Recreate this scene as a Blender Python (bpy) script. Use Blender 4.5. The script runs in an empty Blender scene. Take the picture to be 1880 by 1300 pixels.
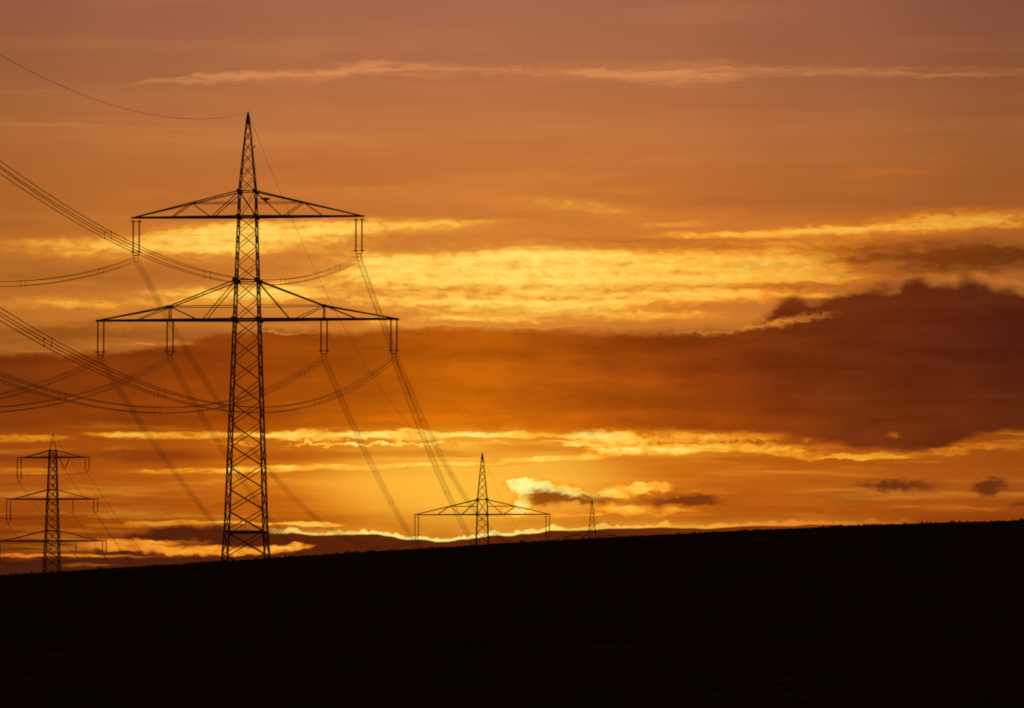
import bpy, bmesh, math, random
import numpy as np
from mathutils import Vector, Matrix

random.seed(7)
scene = bpy.context.scene
COL = scene.collection

# ------------------------------------------------------------------ camera
FPX = 8430.0                                   # focal length in pixels of an 1880 px wide frame (about 161 mm)
PITCH = math.atan(700.0 / FPX)
CAMZ = 1.7
cam_data = bpy.data.cameras.new("camera")
cam_data.sensor_width = 36.0
cam_data.lens = 36.0 * FPX / 1880.0
cam_data.clip_start = 0.5
cam_data.clip_end = 20000.0
cam = bpy.data.objects.new("camera", cam_data)
COL.objects.link(cam)
cam.location = (0, 0, CAMZ)
cam.rotation_euler = (math.radians(90) + PITCH, 0, 0)
scene.camera = cam

# ------------------------------------------------------------------ sun, exposure
SUN_AZ = math.atan((930 - 940) / FPX)
SUN_EL = math.radians(3.0)
sun_data = bpy.data.lights.new("sun", 'SUN')
sun_data.energy = 0.4                          # veiled by the cloud banks
sun_data.angle = math.radians(3.0)
sun_data.color = (1.0, 0.42, 0.12)
sun = bpy.data.objects.new("sun", sun_data)
COL.objects.link(sun)
to_sun = Vector((math.sin(SUN_AZ) * math.cos(SUN_EL), math.cos(SUN_AZ) * math.cos(SUN_EL), math.sin(SUN_EL)))
sun.rotation_euler = to_sun.to_track_quat('Z', 'Y').to_euler()

scene.view_settings.view_transform = 'Standard'
scene.view_settings.look = 'None'
scene.view_settings.exposure = 0.0
scene.view_settings.gamma = 1.0
scene.view_settings.use_curve_mapping = False
scene.cycles.use_denoising = False
scene.cycles.use_adaptive_sampling = True
scene.cycles.adaptive_threshold = 0.015
scene.cycles.adaptive_min_samples = 16
scene.cycles.filter_width = 1.9
scene.cycles.max_bounces = 4

# ------------------------------------------------------------------ sky
def lin(c):
    o = []
    for v in c[:3]:
        v = v / 255.0
        o.append(v / 12.92 if v <= 0.04045 else ((v + 0.055) / 1.055) ** 2.4)
    return (o[0], o[1], o[2], 1.0)

world = bpy.data.worlds.new("World")
scene.world = world
world.use_nodes = True
world.cycles.sampling_method = 'MANUAL'
world.cycles.sample_map_resolution = 512
WT = world.node_tree
WT.nodes.clear()
NEW, LINK = WT.nodes.new, WT.links.new

def put(sock, v):
    if hasattr(v, "is_output"):
        LINK(v, sock)
    else:
        sock.default_value = v

def M(op, a, b=None, c=None, clamp=False):
    n = NEW("ShaderNodeMath"); n.operation = op; n.use_clamp = clamp
    put(n.inputs[0], a)
    if b is not None: put(n.inputs[1], b)
    if c is not None: put(n.inputs[2], c)
    return n.outputs[0]

def VM(op, a, b=None, c=None):
    n = NEW("ShaderNodeVectorMath"); n.operation = op
    put(n.inputs[0], a)
    if b is not None: put(n.inputs[1], b)
    if c is not None: put(n.inputs[2], c)
    return n.outputs["Value"] if op in ("LENGTH", "DOT_PRODUCT") else n.outputs["Vector"]

def XYZ(x, y, z=0.0):
    n = NEW("ShaderNodeCombineXYZ")
    put(n.inputs[0], x); put(n.inputs[1], y); put(n.inputs[2], z)
    return n.outputs[0]

def SEP(v):
    n = NEW("ShaderNodeSeparateXYZ"); put(n.inputs[0], v)
    return n.outputs

def MR(v, a, b, lo=0.0, hi=1.0, smooth=True):
    n = NEW("ShaderNodeMapRange"); n.interpolation_type = 'SMOOTHSTEP' if smooth else 'LINEAR'
    n.clamp = True
    put(n.inputs["Value"], v); put(n.inputs["From Min"], a); put(n.inputs["From Max"], b)
    put(n.inputs["To Min"], lo); put(n.inputs["To Max"], hi)
    return n.outputs["Result"]

def MIX(fac, a, b, mode='MIX', clamp=False):
    n = NEW("ShaderNodeMix"); n.data_type = 'RGBA'; n.blend_type = mode; n.clamp_result = clamp
    put(n.inputs[0], fac); put(n.inputs[6], a); put(n.inputs[7], b)
    return n.outputs[2]

def NOISE(v, detail=4.0, rough=0.5, scale=1.0, dist=0.0, lac=2.0):
    n = NEW("ShaderNodeTexNoise"); n.noise_dimensions = '2D'
    put(n.inputs["Vector"], v)
    n.inputs["Scale"].default_value = scale; n.inputs["Detail"].default_value = detail
    n.inputs["Roughness"].default_value = rough; n.inputs["Distortion"].default_value = dist
    n.inputs["Lacunarity"].default_value = lac
    return n.outputs

def RAMP(v, stops, a, b, interp='EASE', raw=False):
    """colour ramp of v over [a, b]; stops are (value, colour in sRGB 0-255)"""
    f = MR(v, a, b, smooth=False)
    n = NEW("ShaderNodeValToRGB"); put(n.inputs[0], f)
    cr = n.color_ramp; cr.interpolation = interp
    while len(cr.elements) > 1: cr.elements.remove(cr.elements[0])
    for i, (x, c) in enumerate(stops):
        t = (x - a) / (b - a)
        e = cr.elements[0] if i == 0 else cr.elements.new(t)
        e.position = t
        e.color = (c[0], c[1], c[2], 1.0) if raw else lin(c)
    return n.outputs[0]

def CURVE(v, pts, a, b, lo, hi):
    """a float function of v through pts, value range lo..hi"""
    n = NEW("ShaderNodeFloatCurve")
    put(n.inputs["Value"], MR(v, a, b, smooth=False))
    cv = n.mapping.curves[0]
    ps = [((x - a) / (b - a), (y - lo) / (hi - lo)) for x, y in pts]
    cv.points[0].location = ps[0]; cv.points[1].location = ps[-1]
    for p in ps[1:-1]: cv.points.new(*p)
    n.mapping.update()
    return MR(n.outputs[0], 0.0, 1.0, lo, hi, smooth=False)

tc = NEW("ShaderNodeTexCoord")
dx, dy, dz = SEP(tc.outputs["Generated"])[:3]
AZ = M('ARCTAN2', dx, dy)
EL = M('ARCTAN2', dz, M('SQRT', M('ADD', M('MULTIPLY', dx, dx), M('MULTIPLY', dy, dy))))
# sky coordinates: U grows with azimuth, V falls with elevation, one unit is 1/8430 rad (about 0.007 degrees)
U = M('MULTIPLY_ADD', AZ, FPX, 940.0)
V = M('MULTIPLY_ADD', EL, -FPX, 650.0 + FPX * PITCH)
P = XYZ(U, V)

def stretched(su, sv, ou=0.0, ov=0.0, src=None):
    return VM('MULTIPLY_ADD', src or P, (1.0 / su, 1.0 / sv, 0.0), (ou, ov, 0.0))

nA = NOISE(stretched(170.0, 42.0), 5, 0.55)[1]
nB = NOISE(stretched(42.0, 17.0, 5.3, 1.7), 5, 0.6)[1]
cA = VM('SUBTRACT', nA, (0.5, 0.5, 0.5))
cB = VM('SUBTRACT', nB, (0.5, 0.5, 0.5))
Pw = VM('MULTIPLY_ADD', cA, (130.0, 34.0, 0.0), P)           # softly warped
Pc = VM('MULTIPLY_ADD', cB, (46.0, 22.0, 0.0), VM('MULTIPLY_ADD', cA, (50.0, 12.0, 0.0), P))   # ragged
Pm = VM('MULTIPLY_ADD', cB, (22.0, 8.0, 0.0), VM('MULTIPLY_ADD', cA, (60.0, 14.0, 0.0), P))
nF = NOISE(stretched(19.0, 11.0, 2.3, 6.1), 4, 0.6)[1]
Pf = VM('MULTIPLY_ADD', VM('SUBTRACT', nF, (0.5, 0.5, 0.5)), (34.0, 22.0, 0.0), VM('MULTIPLY_ADD', cB, (26.0, 14.0, 0.0), P))     # cauliflower edges
streak = NOISE(stretched(420.0, 13.0, 2.0, 9.0, Pm), 4, 0.55)[0]
puff = NOISE(stretched(46.0, 15.0, 8.0, 3.0, Pc), 6, 0.66)[0]
fine = NOISE(stretched(24.0, 8.5, 2.0, 7.0, Pm), 4, 0.6)[0]
grain = NOISE(stretched(120.0, 26.0, 1.0, 4.0, Pm), 6, 0.6)[0]

def splat(src, cx, cy, rx, ry, amp=1.0, inner=0.28):
    s = src
    q = VM('MULTIPLY_ADD', s, (1.0 / rx, 1.0 / ry, 0.0), (-cx / rx, -cy / ry, 0.0))
    return MR(VM('LENGTH', q), 1.0, inner, 0.0, amp)

def field(items, inner=0.28):
    tot = None
    for it in items:
        m = splat(*it) if len(it) > 6 else splat(*it, inner)
        tot = m if tot is None else M('ADD', tot, m)
    return tot

# --- clear evening sky behind the clouds
sky = RAMP(V, [(-1400, (90, 66, 66)), (-500, (134, 88, 78)), (0, (166, 103, 76)), (110, (174, 107, 70)), (250, (196, 118, 63)),
               (340, (196, 113, 50)), (430, (204, 118, 46)), (600, (208, 124, 44)), (800, (214, 112, 24))], -1400, 800, 'LINEAR')
# the sky is brightest over the sun and falls off to either side
fall = RAMP(U, [(-900, (.45, .42, .40)), (0, (.74, .74, .72)), (250, (.86, .86, .86)), (600, (.97, .97, .97)), (900, (1, 1, 1)), (1200, (.95, .94, .95)),
                (1500, (.80, .78, .82)), (1880, (.60, .58, .62)), (2800, (.32, .30, .32))], -900, 2800, 'EASE', raw=True)
soft = NOISE(stretched(620.0, 55.0, 3.0, 0.0, Pw), 4, 0.5)[0]
calm = MR(V, 0.0, 420.0, 0.35, 1.0)
sky = MIX(M('MULTIPLY', MR(soft, 0.48, 0.75, 0.0, 0.30), calm), sky, lin((232, 142, 66)))
sky = MIX(M('MULTIPLY', MR(soft, 0.50, 0.25, 0.0, 0.25), calm), sky, lin((160, 88, 48)))

base = sky
# --- thin cirrus across the upper sky
cir_y = CURVE(U, [(-600, 200), (0, 176), (200, 166), (280, 154), (420, 146), (600, 136), (700, 124), (800, 130), (940, 131), (1100, 134), (1240, 138),
                  (1400, 134), (1600, 138), (1880, 141), (2600, 150)], -600, 2600, 100, 210)
cirN = NOISE(stretched(150.0, 13.0, 0.0, 2.0, Pm), 6, 0.62, dist=0.4)[0]
cir_a = CURVE(U, [(-600, 0.0), (130, 0.05), (250, .5), (330, .8), (640, .95), (720, .8), (830, .55), (930, .7), (1150, .85), (1270, .9), (1500, .75), (1800, .75), (1950, .4), (2600, .1)], -600, 2600, 0, 1)
cir_w = CURVE(U, [(-600, 9), (230, 5), (420, 13), (640, 15), (740, 16), (930, 7), (1150, 14), (1260, 24), (1400, 12), (1880, 9), (2600, 8)], -600, 2600, 0, 30)
vw = SEP(Pm)[1]
d_c = M('DIVIDE', M('ABSOLUTE', M('SUBTRACT', M('MULTIPLY_ADD', SEP(cB)[1], 14.0, vw), cir_y)), cir_w)
cir = M('MULTIPLY', MR(d_c, 1.25, 0.1), cir_a)
cir = M('MULTIPLY', cir, MR(cirN, 0.30, 0.62, 0.12, 1.0))
sky = MIX(M('MULTIPLY', cir, 0.9), sky, lin((226, 146, 86)))
wisp = field([(Pm, 80, 235, 190, 5, .45), (Pm, 300, 239, 160, 3, .2), (Pm, 40, 175, 120, 4, .18)])
high = MIX(1.0, MIX(wisp, sky, lin((218, 138, 78))), fall, 'MULTIPLY')

# --- lit altocumulus between the high haze and the dark bank
alto = field([
    (Pw, 1600, 450, 460, 80, .30, .0), (Pw, 1760, 402, 320, 26, .30, .0), (Pw, 1050, 375, 340, 36, .20, .0),
    (Pw, 960, 505, 520, 118, .55, .1), (Pw, 1350, 505, 420, 105, .45, .0), (Pw, 400, 455, 380, 80, .34, .0), (Pw, 150, 565, 360, 75, .30, .0), (Pw, 480, 540, 260, 50, .3, .0), (Pw, 850, 580, 520, 36, .30, .0),
    (Pc, 60, 456, 210, 34, .50), (Pc, 180, 462, 170, 32, .50), (Pc, 360, 447, 240, 46, .85), (Pm, 440, 425, 90, 24, .55), (Pc, 540, 428, 240, 38, .85),
    (Pm, 720, 414, 270, 26, .70), (Pm, 860, 406, 140, 12, .40),
    (Pw, 860, 496, 360, 58, .75), (Pw, 1120, 498, 340, 56, .70), (Pw, 1390, 502, 280, 52, .55), (Pw, 720, 512, 180, 44, .5), (Pm, 720, 478, 110, 20, .55),
    (Pc, 800, 556, 230, 24, .60), (Pc, 1050, 558, 300, 28, .70), (Pc, 1300, 545, 250, 20, .75), (Pc, 1220, 582, 210, 16, .55), (Pc, 640, 552, 120, 18, .35),
    (Pm, 1340, 431, 230, 12, .85), (Pm, 1500, 424, 160, 10, .75), (Pm, 1660, 420, 170, 9, .55), (Pw, 1810, 408, 170, 16, .42), (Pm, 1240, 414, 120, 10, .5),
    (Pw, 1460, 474, 170, 34, .34), (Pm, 1540, 512, 130, 16, .30), (Pm, 1560, 543, 170, 10, .55), (Pc, 1460, 590, 120, 14, .55),
    (Pw, 1090, 384, 170, 15, .42), (Pw, 990, 371, 140, 15, .26), (Pw, 1140, 346, 170, 12, .22), (Pw, 1660, 321, 170, 22, .22),
    (Pm, 400, 545, 250, 30, .62), (Pm, 520, 530, 150, 34, .62), (Pw, 110, 560, 280, 18, .38), (Pw, 60, 522, 170, 12, .16), (Pw, 250, 590, 240, 20, .18),
    (Pc, 700, 592, 70, 9, .55), (Pc, 850, 585, 150, 8, .45), (Pc, 960, 588, 120, 8, .35),
    (Pm, 1640, 424, 360, 22, .42), (Pw, 1800, 408, 260, 26, .34), (Pm, 1560, 505, 260, 14, .25), (Pc, 1820, 512, 140, 9, .25),
    (Pc, 1020, 470, 420, 12, .25), (Pc, 1500, 452, 340, 14, .28), (Pc, 1640, 545, 220, 12, .28), (Pw, 1250, 400, 420, 26, .22), (Pw, 640, 480, 160, 60, .3),
], 0.0)
tex = M('ADD', M('ADD', M('MULTIPLY', MR(streak, .30, .70, smooth=False), 0.30), M('MULTIPLY', MR(puff, .28, .72, smooth=False), 0.45)), M('MULTIPLY', MR(fine, .3, .7, smooth=False), 0.25))
cov = M('MINIMUM', alto, 1.15)
alto_t = M('MULTIPLY', cov, M('MULTIPLY_ADD', tex, 1.05, 0.38))
alto_c = RAMP(alto_t, [(0, (214, 126, 48)), (.35, (230, 146, 52)), (.6, (246, 170, 60)), (.85, (255, 194, 76)), (1.15, (255, 214, 98)), (1.5, (255, 226, 116))], 0, 1.5, 'LINEAR')
alto_s = RAMP(U, [(-600, (.5, .40, .3)), (0, (.88, .78, .62)), (280, (.98, .92, .86)), (600, (1, 1, 1)), (1050, (1, 1, 1)), (1250, (1, .86, .68)), (1450, (.96, .72, .50)), (1650, (.88, .64, .44)), (1880, (.74, .54, .42)), (2600, (.4, .3, .28))], -600, 2600, 'LINEAR', raw=True)
mid = MIX(MR(M('MULTIPLY', cov, M('MULTIPLY_ADD', tex, 1.3, 0.25)), 0.0, 0.72, smooth=False), MIX(1.0, base, fall, 'MULTIPLY'), MIX(1.0, alto_c, alto_s, 'MULTIPLY'))
# brown veils inside the layer
veil = M('MULTIPLY', field([(Pw, 1700, 466, 360, 34, .72), (Pc, 1800, 484, 200, 34, .75), (Pc, 1620, 505, 190, 18, .5), (Pc, 1380, 525, 320, 9, .42), (Pw, 1300, 452, 400, 10, .38), (Pc, 1560, 480, 120, 10, .4), (Pc, 1420, 490, 160, 8, .35),
                            (Pw, 1130, 440, 240, 9, .30), (Pw, 200, 505, 260, 22, .25), (Pw, 250, 612, 240, 34, .7), (Pw, 60, 622, 240, 32, .6), (Pw, 520, 592, 180, 12, .4), (Pc, 800, 532, 130, 7, .4), (Pc, 1150, 535, 200, 6, .35), (Pc, 960, 572, 200, 7, .4)]),
         M('MULTIPLY_ADD', puff, 1.6, 0.1))
mid = MIX(M('MINIMUM', veil, 0.9), mid, RAMP(U, [(0, (.55, .46, .42)), (500, (.70, .58, .45)), (900, (.74, .58, .42)), (1300, (.56, .40, .28)), (1550, (.42, .28, .20)), (1880, (.36, .24, .22))], 0, 1880, 'LINEAR', raw=True), 'MULTIPLY')

# --- lower evening sky under the dark bank, with the sun's glow
low = RAMP(U, [(-900, (80, 34, 12)), (0, (166, 78, 16)), (250, (178, 86, 16)), (480, (204, 106, 18)), (700, (240, 146, 30)), (880, (252, 166, 42)), (980, (238, 144, 32)),
               (1150, (216, 116, 22)), (1400, (192, 96, 18)), (1700, (174, 84, 18)), (1880, (160, 76, 18)), (2800, (80, 36, 14))], -900, 2800, 'EASE')
lowv = RAMP(V, [(780, (.80, .74, .60)), (850, (.95, .93, .85)), (890, (1.06, 1.1, 1.15)), (925, (.95, .92, .9)), (960, (.72, .62, .5)), (1010, (.45, .34, .3)), (1100, (.3, .22, .2))], 780, 1100, 'EASE', raw=True)
low = MIX(1.0, low, lowv, 'MULTIPLY')
lowN = NOISE(stretched(360.0, 20.0, 7.0, 1.0, Pm), 5, 0.55)[0]
low = MIX(MR(lowN, 0.5, 0.75, 0.0, 0.28), low, lin((255, 176, 52)))
low = MIX(MR(lowN, 0.5, 0.25, 0.0, 0.32), low, lin((150, 68, 10)))
low = MIX(splat(P, 880, 885, 380, 105, .75), low, lin((255, 190, 62)), 'LIGHTEN')
# brown bars between the bright lines
bars = M('MULTIPLY', field([(Pm, 260, 838, 210, 18, .85), (Pm, 60, 842, 120, 14, .7), (Pm, 560, 836, 170, 13, .6), (Pm, 800, 832, 220, 10, .5), (Pm, 960, 823, 120, 9, .5), (Pw, 300, 925, 300, 20, .25), (Pw, 1500, 900, 500, 26, .2),
                            (Pm, 1080, 828, 60, 5, .3), (Pm, 1300, 803, 60, 8, .4), (Pc, 1440, 812, 110, 12, .6)]), M('MULTIPLY_ADD', grain, 1.0, 0.5))
low = MIX(M('MINIMUM', bars, 0.95), low, RAMP(U, [(0, (128, 52, 12)), (350, (146, 60, 10)), (700, (196, 100, 16)), (950, (216, 114, 18)), (1300, (160, 72, 14)), (1880, (110, 44, 16))], 0, 1880, 'LINEAR'))
lit = field([
    (Pc, 570, 801, 170, 14, .85), (Pc, 760, 799, 200, 15, .95), (Pm, 930, 798, 130, 12, .85), (Pm, 330, 801, 210, 13, .62), (Pm, 200, 797, 90, 7, .4), (Pm, 50, 806, 120, 13, .55),
    (Pf, 1120, 808, 110, 30, .90), (Pc, 1060, 795, 80, 12, .5), (Pf, 1265, 806, 110, 22, .6), (Pf, 1380, 803, 90, 17, .55),
    (Pm, 1330, 823, 220, 12, .70), (Pm, 1180, 831, 160, 13, .80), (Pm, 1010, 841, 160, 10, .95), (Pm, 830, 850, 180, 9, .90), (Pm, 640, 857, 190, 10, .80), (Pm, 480, 862, 130, 11, .70),
    (Pm, 330, 866, 190, 9, .55), (Pm, 50, 868, 140, 11, .45), (Pc, 1450, 832, 130, 9, .55), (Pc, 1580, 841, 170, 9, .70), (Pc, 1745, 832, 70, 10, .55), (Pc, 1815, 820, 90, 13, .45), (Pc, 1640, 800, 18, 8, .4), (Pc, 1480, 808, 14, 7, .4),
    (Pf, 600, 816, 130, 6, .75), (Pf, 740, 815, 140, 6, .9), (Pc, 880, 814, 110, 4, .7), (Pc, 1000, 810, 80, 4, .6), (Pc, 1060, 816, 46, 7, .7), (Pc, 430, 815, 90, 5, .45), (Pc, 210, 822, 50, 5, .4),
    # the bright billow beside the sun and its tail
    (Pf, 955, 891, 38, 22, 1.7), (Pf, 990, 893, 46, 19, 1.5), (Pf, 1035, 902, 58, 15, 1.2), (Pf, 1090, 911, 76, 12, .95), (Pf, 958, 915, 24, 30, 1.0), (Pm, 945, 935, 60, 22, .6),
    (Pf, 1145, 899, 66, 20, .72), (Pf, 1200, 894, 60, 18, .65), (Pc, 1000, 944, 140, 12, .55), (Pc, 1180, 938, 150, 12, .60), (Pc, 1300, 903, 80, 9, .35),
    (Pc, 1010, 925, 60, 12, .4), (Pc, 1120, 928, 90, 10, .4),
    (Pm, 250, 965, 140, 8, .40), (Pm, 340, 961, 140, 8, .55), (Pm, 560, 962, 110, 6, .8), (Pm, 440, 959, 80, 6, .5), (Pm, 120, 974, 100, 8, .32), (Pw, 390, 925, 60, 10, .25),
    (Pc, 1440, 937, 50, 5, .25), (Pc, 1540, 934, 60, 5, .25), (Pw, 1720, 932, 180, 8, .35), (Pc, 1275, 886, 30, 3, .3),
])
lit_t = M('MULTIPLY', lit, M('ADD', M('MULTIPLY_ADD', MR(puff, .28, .72, smooth=False), 0.75, 0.18), M('ADD', M('MULTIPLY', streak, 0.5), M('MULTIPLY', fine, 0.35))))
lit_c = RAMP(lit_t, [(0, (210, 112, 20)), (.35, (236, 138, 30)), (.6, (252, 168, 44)), (.9, (255, 200, 74)), (1.3, (255, 228, 120)), (1.9, (255, 240, 148))], 0, 1.9, 'LINEAR')
lit_side = RAMP(U, [(-600, (.45, .38, .30)), (0, (.78, .68, .5)), (300, (.86, .78, .66)), (520, (1, .98, .95)), (900, (1.05, 1.05, 1.05)), (1150, (1, .95, .85)), (1400, (.92, .82, .66)), (1880, (.72, .58, .45)), (2600, (.4, .32, .3))], -600, 2600, 'EASE', raw=True)
low = MIX(MR(lit_t, 0.06, 0.70), low, MIX(1.0, lit_c, lit_side, 'MULTIPLY'))
# dark hearts of the small clouds
def dark(base, items, col, mod=True):
    m = field(items)
    if mod: m = M('MULTIPLY', m, M('MULTIPLY_ADD', puff, 1.0, 0.55))
    return MIX(M('MINIMUM', m, 0.93), base, col if not isinstance(col, tuple) else lin(col))
low = dark(low, [(Pf, 1003, 912, 60, 24, 1.1, .05), (Pf, 1065, 916, 70, 15, .85, .05), (Pc, 1120, 921, 60, 10, .4)], (142, 60, 4))
low = dark(low, [(Pf, 1272, 918, 92, 14, 1.1, .1), (Pc, 1200, 921, 60, 9, .5), (Pc, 1180, 912, 30, 7, .3)], (120, 52, 14))
low = dark(low, [(Pf, 1645, 893, 112, 16, 1.0, .05), (Pf, 1815, 897, 46, 21, 1.5, .05), (Pc, 1890, 930, 50, 6, .6), (Pc, 1560, 915, 80, 6, .25)], (104, 46, 18))
low = dark(low, [(Pc, 520, 972, 80, 6, .5)], (100, 42, 14))
low2 = field([(Pc, 225, 1001, 130, 17, .72), (Pc, 400, 1012, 190, 14, .95), (Pc, 530, 1004, 66, 9, .95), (Pc, 330, 996, 90, 8, .4), (Pm, 90, 985, 120, 8, .35), (Pc, 300, 963, 170, 7, .4), (Pm, 120, 1022, 260, 5, .60), (Pm, 160, 1040, 80, 5, .35)])
lit2 = M('MULTIPLY', low2, M('MULTIPLY_ADD', puff, 1.2, 0.35))

# --- low cloud bank on the horizon with its silver lining
e1 = NOISE(stretched(95.0, 500.0, 0.0, 3.0), 3, 0.45)[0]
s_y = CURVE(U, [(-1500, 1030), (0, 1026), (130, 1026), (180, 1006), (230, 984), (300, 971), (400, 967), (470, 974), (540, 977), (600, 983), (650, 981), (700, 984), (760, 990), (830, 990), (880, 987), (920, 985), (960, 980),
                (1000, 977), (1050, 973), (1100, 971), (1200, 969), (1300, 969), (1400, 966), (1490, 964), (1700, 966), (1900, 975), (3000, 985)], -1500, 3000, 940, 1040)
e2 = NOISE(stretched(40.0, 200.0, 3.0, 5.0), 3, 0.5)[0]
e3 = NOISE(stretched(11.0, 8.0, 1.0, 2.0), 2, 0.5)[0]
rag = M('MULTIPLY', M('MULTIPLY', SEP(cB)[1], 26.0), MR(U, 600.0, 440.0))
vs = M('ADD', M('ADD', M('SUBTRACT', V, s_y), rag), M('MULTIPLY', M('SUBTRACT', e1, 0.5), MR(U, 950.0, 1150.0, 20.0, 9.0)))       # > 0 inside the bank
soft_w = MR(U, 440.0, 600.0, 9.0, 1.6)
bank = MR(vs, M('MULTIPLY', soft_w, -1.0), soft_w)
bank_c = RAMP(U, [(-900, (40, 18, 10)), (0, (74, 31, 14)), (350, (82, 33, 12)), (700, (92, 36, 8)), (900, (96, 38, 8)), (1100, (92, 37, 8)), (1300, (112, 47, 9)), (1500, (132, 60, 12)), (1880, (140, 64, 16)), (2800, (60, 26, 12))], -900, 2800, 'LINEAR')
low = MIX(bank, low, bank_c)
lit2_c = RAMP(lit2, [(0, (150, 62, 12)), (.4, (206, 104, 22)), (.8, (244, 150, 40)), (1.2, (255, 190, 70))], 0, 1.2, 'LINEAR')
low = MIX(MR(lit2, .05, .7), low, lit2_c)
rim_w = M('ADD', M('MULTIPLY_ADD', M('ABSOLUTE', M('SUBTRACT', e2, 0.5)), 30.0, 2.4), M('MULTIPLY', M('SUBTRACT', e3, 0.5), 3.5))
rim_w = M('MULTIPLY', rim_w, SEP(RAMP(U, [(500, (.8, 0, 0)), (700, (1, 0, 0)), (980, (1, 0, 0)), (1150, (.8, 0, 0)), (1280, (1, 0, 0)), (1500, (1.2, 0, 0))], 500, 1500, 'LINEAR', raw=True))[0])
up = M('MULTIPLY', rim_w, -1.0)
rim = M('MULTIPLY', MR(vs, M('SUBTRACT', up, 3.0), M('ADD', up, 1.0)), MR(vs, 2.0, -1.0))
rim_a = RAMP(U, [(0, (.0, 0, 0)), (490, (.05, 0, 0)), (530, (.9, 0, 0)), (650, (1, 0, 0)), (1000, (1, 0, 0)), (1250, (.95, 0, 0)), (1500, (.8, 0, 0)), (1700, (.0, 0, 0))], 0, 1700, 'LINEAR', raw=True)
rim_c = RAMP(U, [(400, (255, 190, 80)), (650, (255, 226, 118)), (900, (255, 236, 130)), (1050, (255, 214, 92)), (1250, (255, 172, 54)), (1500, (236, 126, 34))], 400, 1500, 'LINEAR')
halo = M('MULTIPLY', M('MULTIPLY', MR(vs, -26.0, 0.0), M('SUBTRACT', 1.0, bank)), M('MULTIPLY', SEP(rim_a)[0], 0.35))
low = MIX(halo, low, lin((255, 176, 60)))
rim = M('MULTIPLY', rim, MR(NOISE(stretched(120.0, 300.0, 7.0, 3.0), 3, 0.55)[0], .36, .56, .65, 1.0))
low = MIX(M('MULTIPLY', rim, SEP(rim_a)[0]), low, rim_c)

# --- the long dark stratus bank
top_y = CURVE(U, [(-1500, 640), (0, 651), (100, 650), (200, 646), (290, 637), (350, 622), (420, 612), (640, 608), (760, 601), (900, 602), (1100, 608), (1250, 606), (1330, 604), (1378, 594), (1418, 570), (1446, 546), (1468, 541), (1490, 554), (1512, 549), (1545, 535), (1600, 529), (1660, 522), (1720, 517), (1790, 519), (1840, 532), (1900, 534), (2200, 505), (3000, 560)], -1500, 3000, 480, 680)
bot_y = CURVE(U, [(-1500, 800), (0, 790), (100, 785), (200, 783), (400, 790), (600, 785), (900, 788), (1000, 790), (1080, 793), (1150, 784), (1300, 793), (1400, 796), (1480, 806), (1540, 816), (1600, 826), (1690, 830),
                  (1740, 822), (1775, 805), (1820, 796), (1880, 790), (2300, 800), (3000, 790)], -1500, 3000, 740, 860)
vc = SEP(Pc)[1]; vm = SEP(Pm)[1]
cF = VM('SUBTRACT', nF, (0.5, 0.5, 0.5))
ve = SEP(VM('MULTIPLY_ADD', cB, (0.0, 17.0, 0.0), VM('MULTIPLY_ADD', cF, (0.0, 10.0, 0.0), VM('MULTIPLY_ADD', cA, (0.0, 14.0, 0.0), P))))[1]
lump = M('MULTIPLY', M('MULTIPLY', M('SUBTRACT', NOISE(stretched(62.0, 55.0, 5.0, 2.0), 2, 0.45)[0], 0.5), 46.0), MR(U, 1480.0, 1620.0))
ve = M('ADD', ve, lump)
top_m = MR(M('SUBTRACT', ve, top_y), MR(U, 900.0, 1500.0, -9.0, -11.0), MR(U, 900.0, 1500.0, 11.0, 19.0))
bot_m = MR(M('SUBTRACT', bot_y, M('MULTIPLY_ADD', vm, 0.5, M('MULTIPLY', vc, 0.5))), -8.0, 9.0)
st = RAMP(U, [(-1200, (50, 22, 12)), (0, (124, 49, 10)), (200, (138, 54, 9)), (400, (152, 62, 8)), (600, (172, 75, 8)), (800, (194, 90, 8)), (900, (197, 92, 9)), (1000, (188, 85, 10)), (1150, (166, 70, 10)),
              (1300, (146, 58, 11)), (1450, (126, 48, 13)), (1600, (112, 43, 15)), (1750, (102, 38, 15)), (1880, (90, 33, 15)), (3000, (44, 20, 14))], -1200, 3000, 'EASE')
stv = RAMP(V, [(500, (.92, .95, 1.1)), (640, (.80, .78, 1.0)), (700, (.92, .90, 1.0)), (770, (1.15, 1.2, 1.0)), (830, (1.0, 1.0, 1.0))], 500, 830, 'EASE', raw=True)
st = MIX(1.0, st, stv, 'MULTIPLY')
st = MIX(1.0, st, (1.0, 1.13, 0.98, 1.0), 'MULTIPLY')
stN = NOISE(stretched(520.0, 60.0, 1.0, 6.0, Pw), 5, 0.5)[0]
st2 = NOISE(stretched(190.0, 30.0, 4.0, 2.0, Pc), 6, 0.6)[0]
st = MIX(1.0, st, MIX(MR(stN, .3, .7, smooth=False), (.84, .82, .82, 1), (1.14, 1.16, 1.12, 1)), 'MULTIPLY')
st = MIX(1.0, st, MIX(MR(st2, .3, .7, smooth=False), (.86, .85, .86, 1), (1.13, 1.15, 1.12, 1)), 'MULTIPLY')
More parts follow.
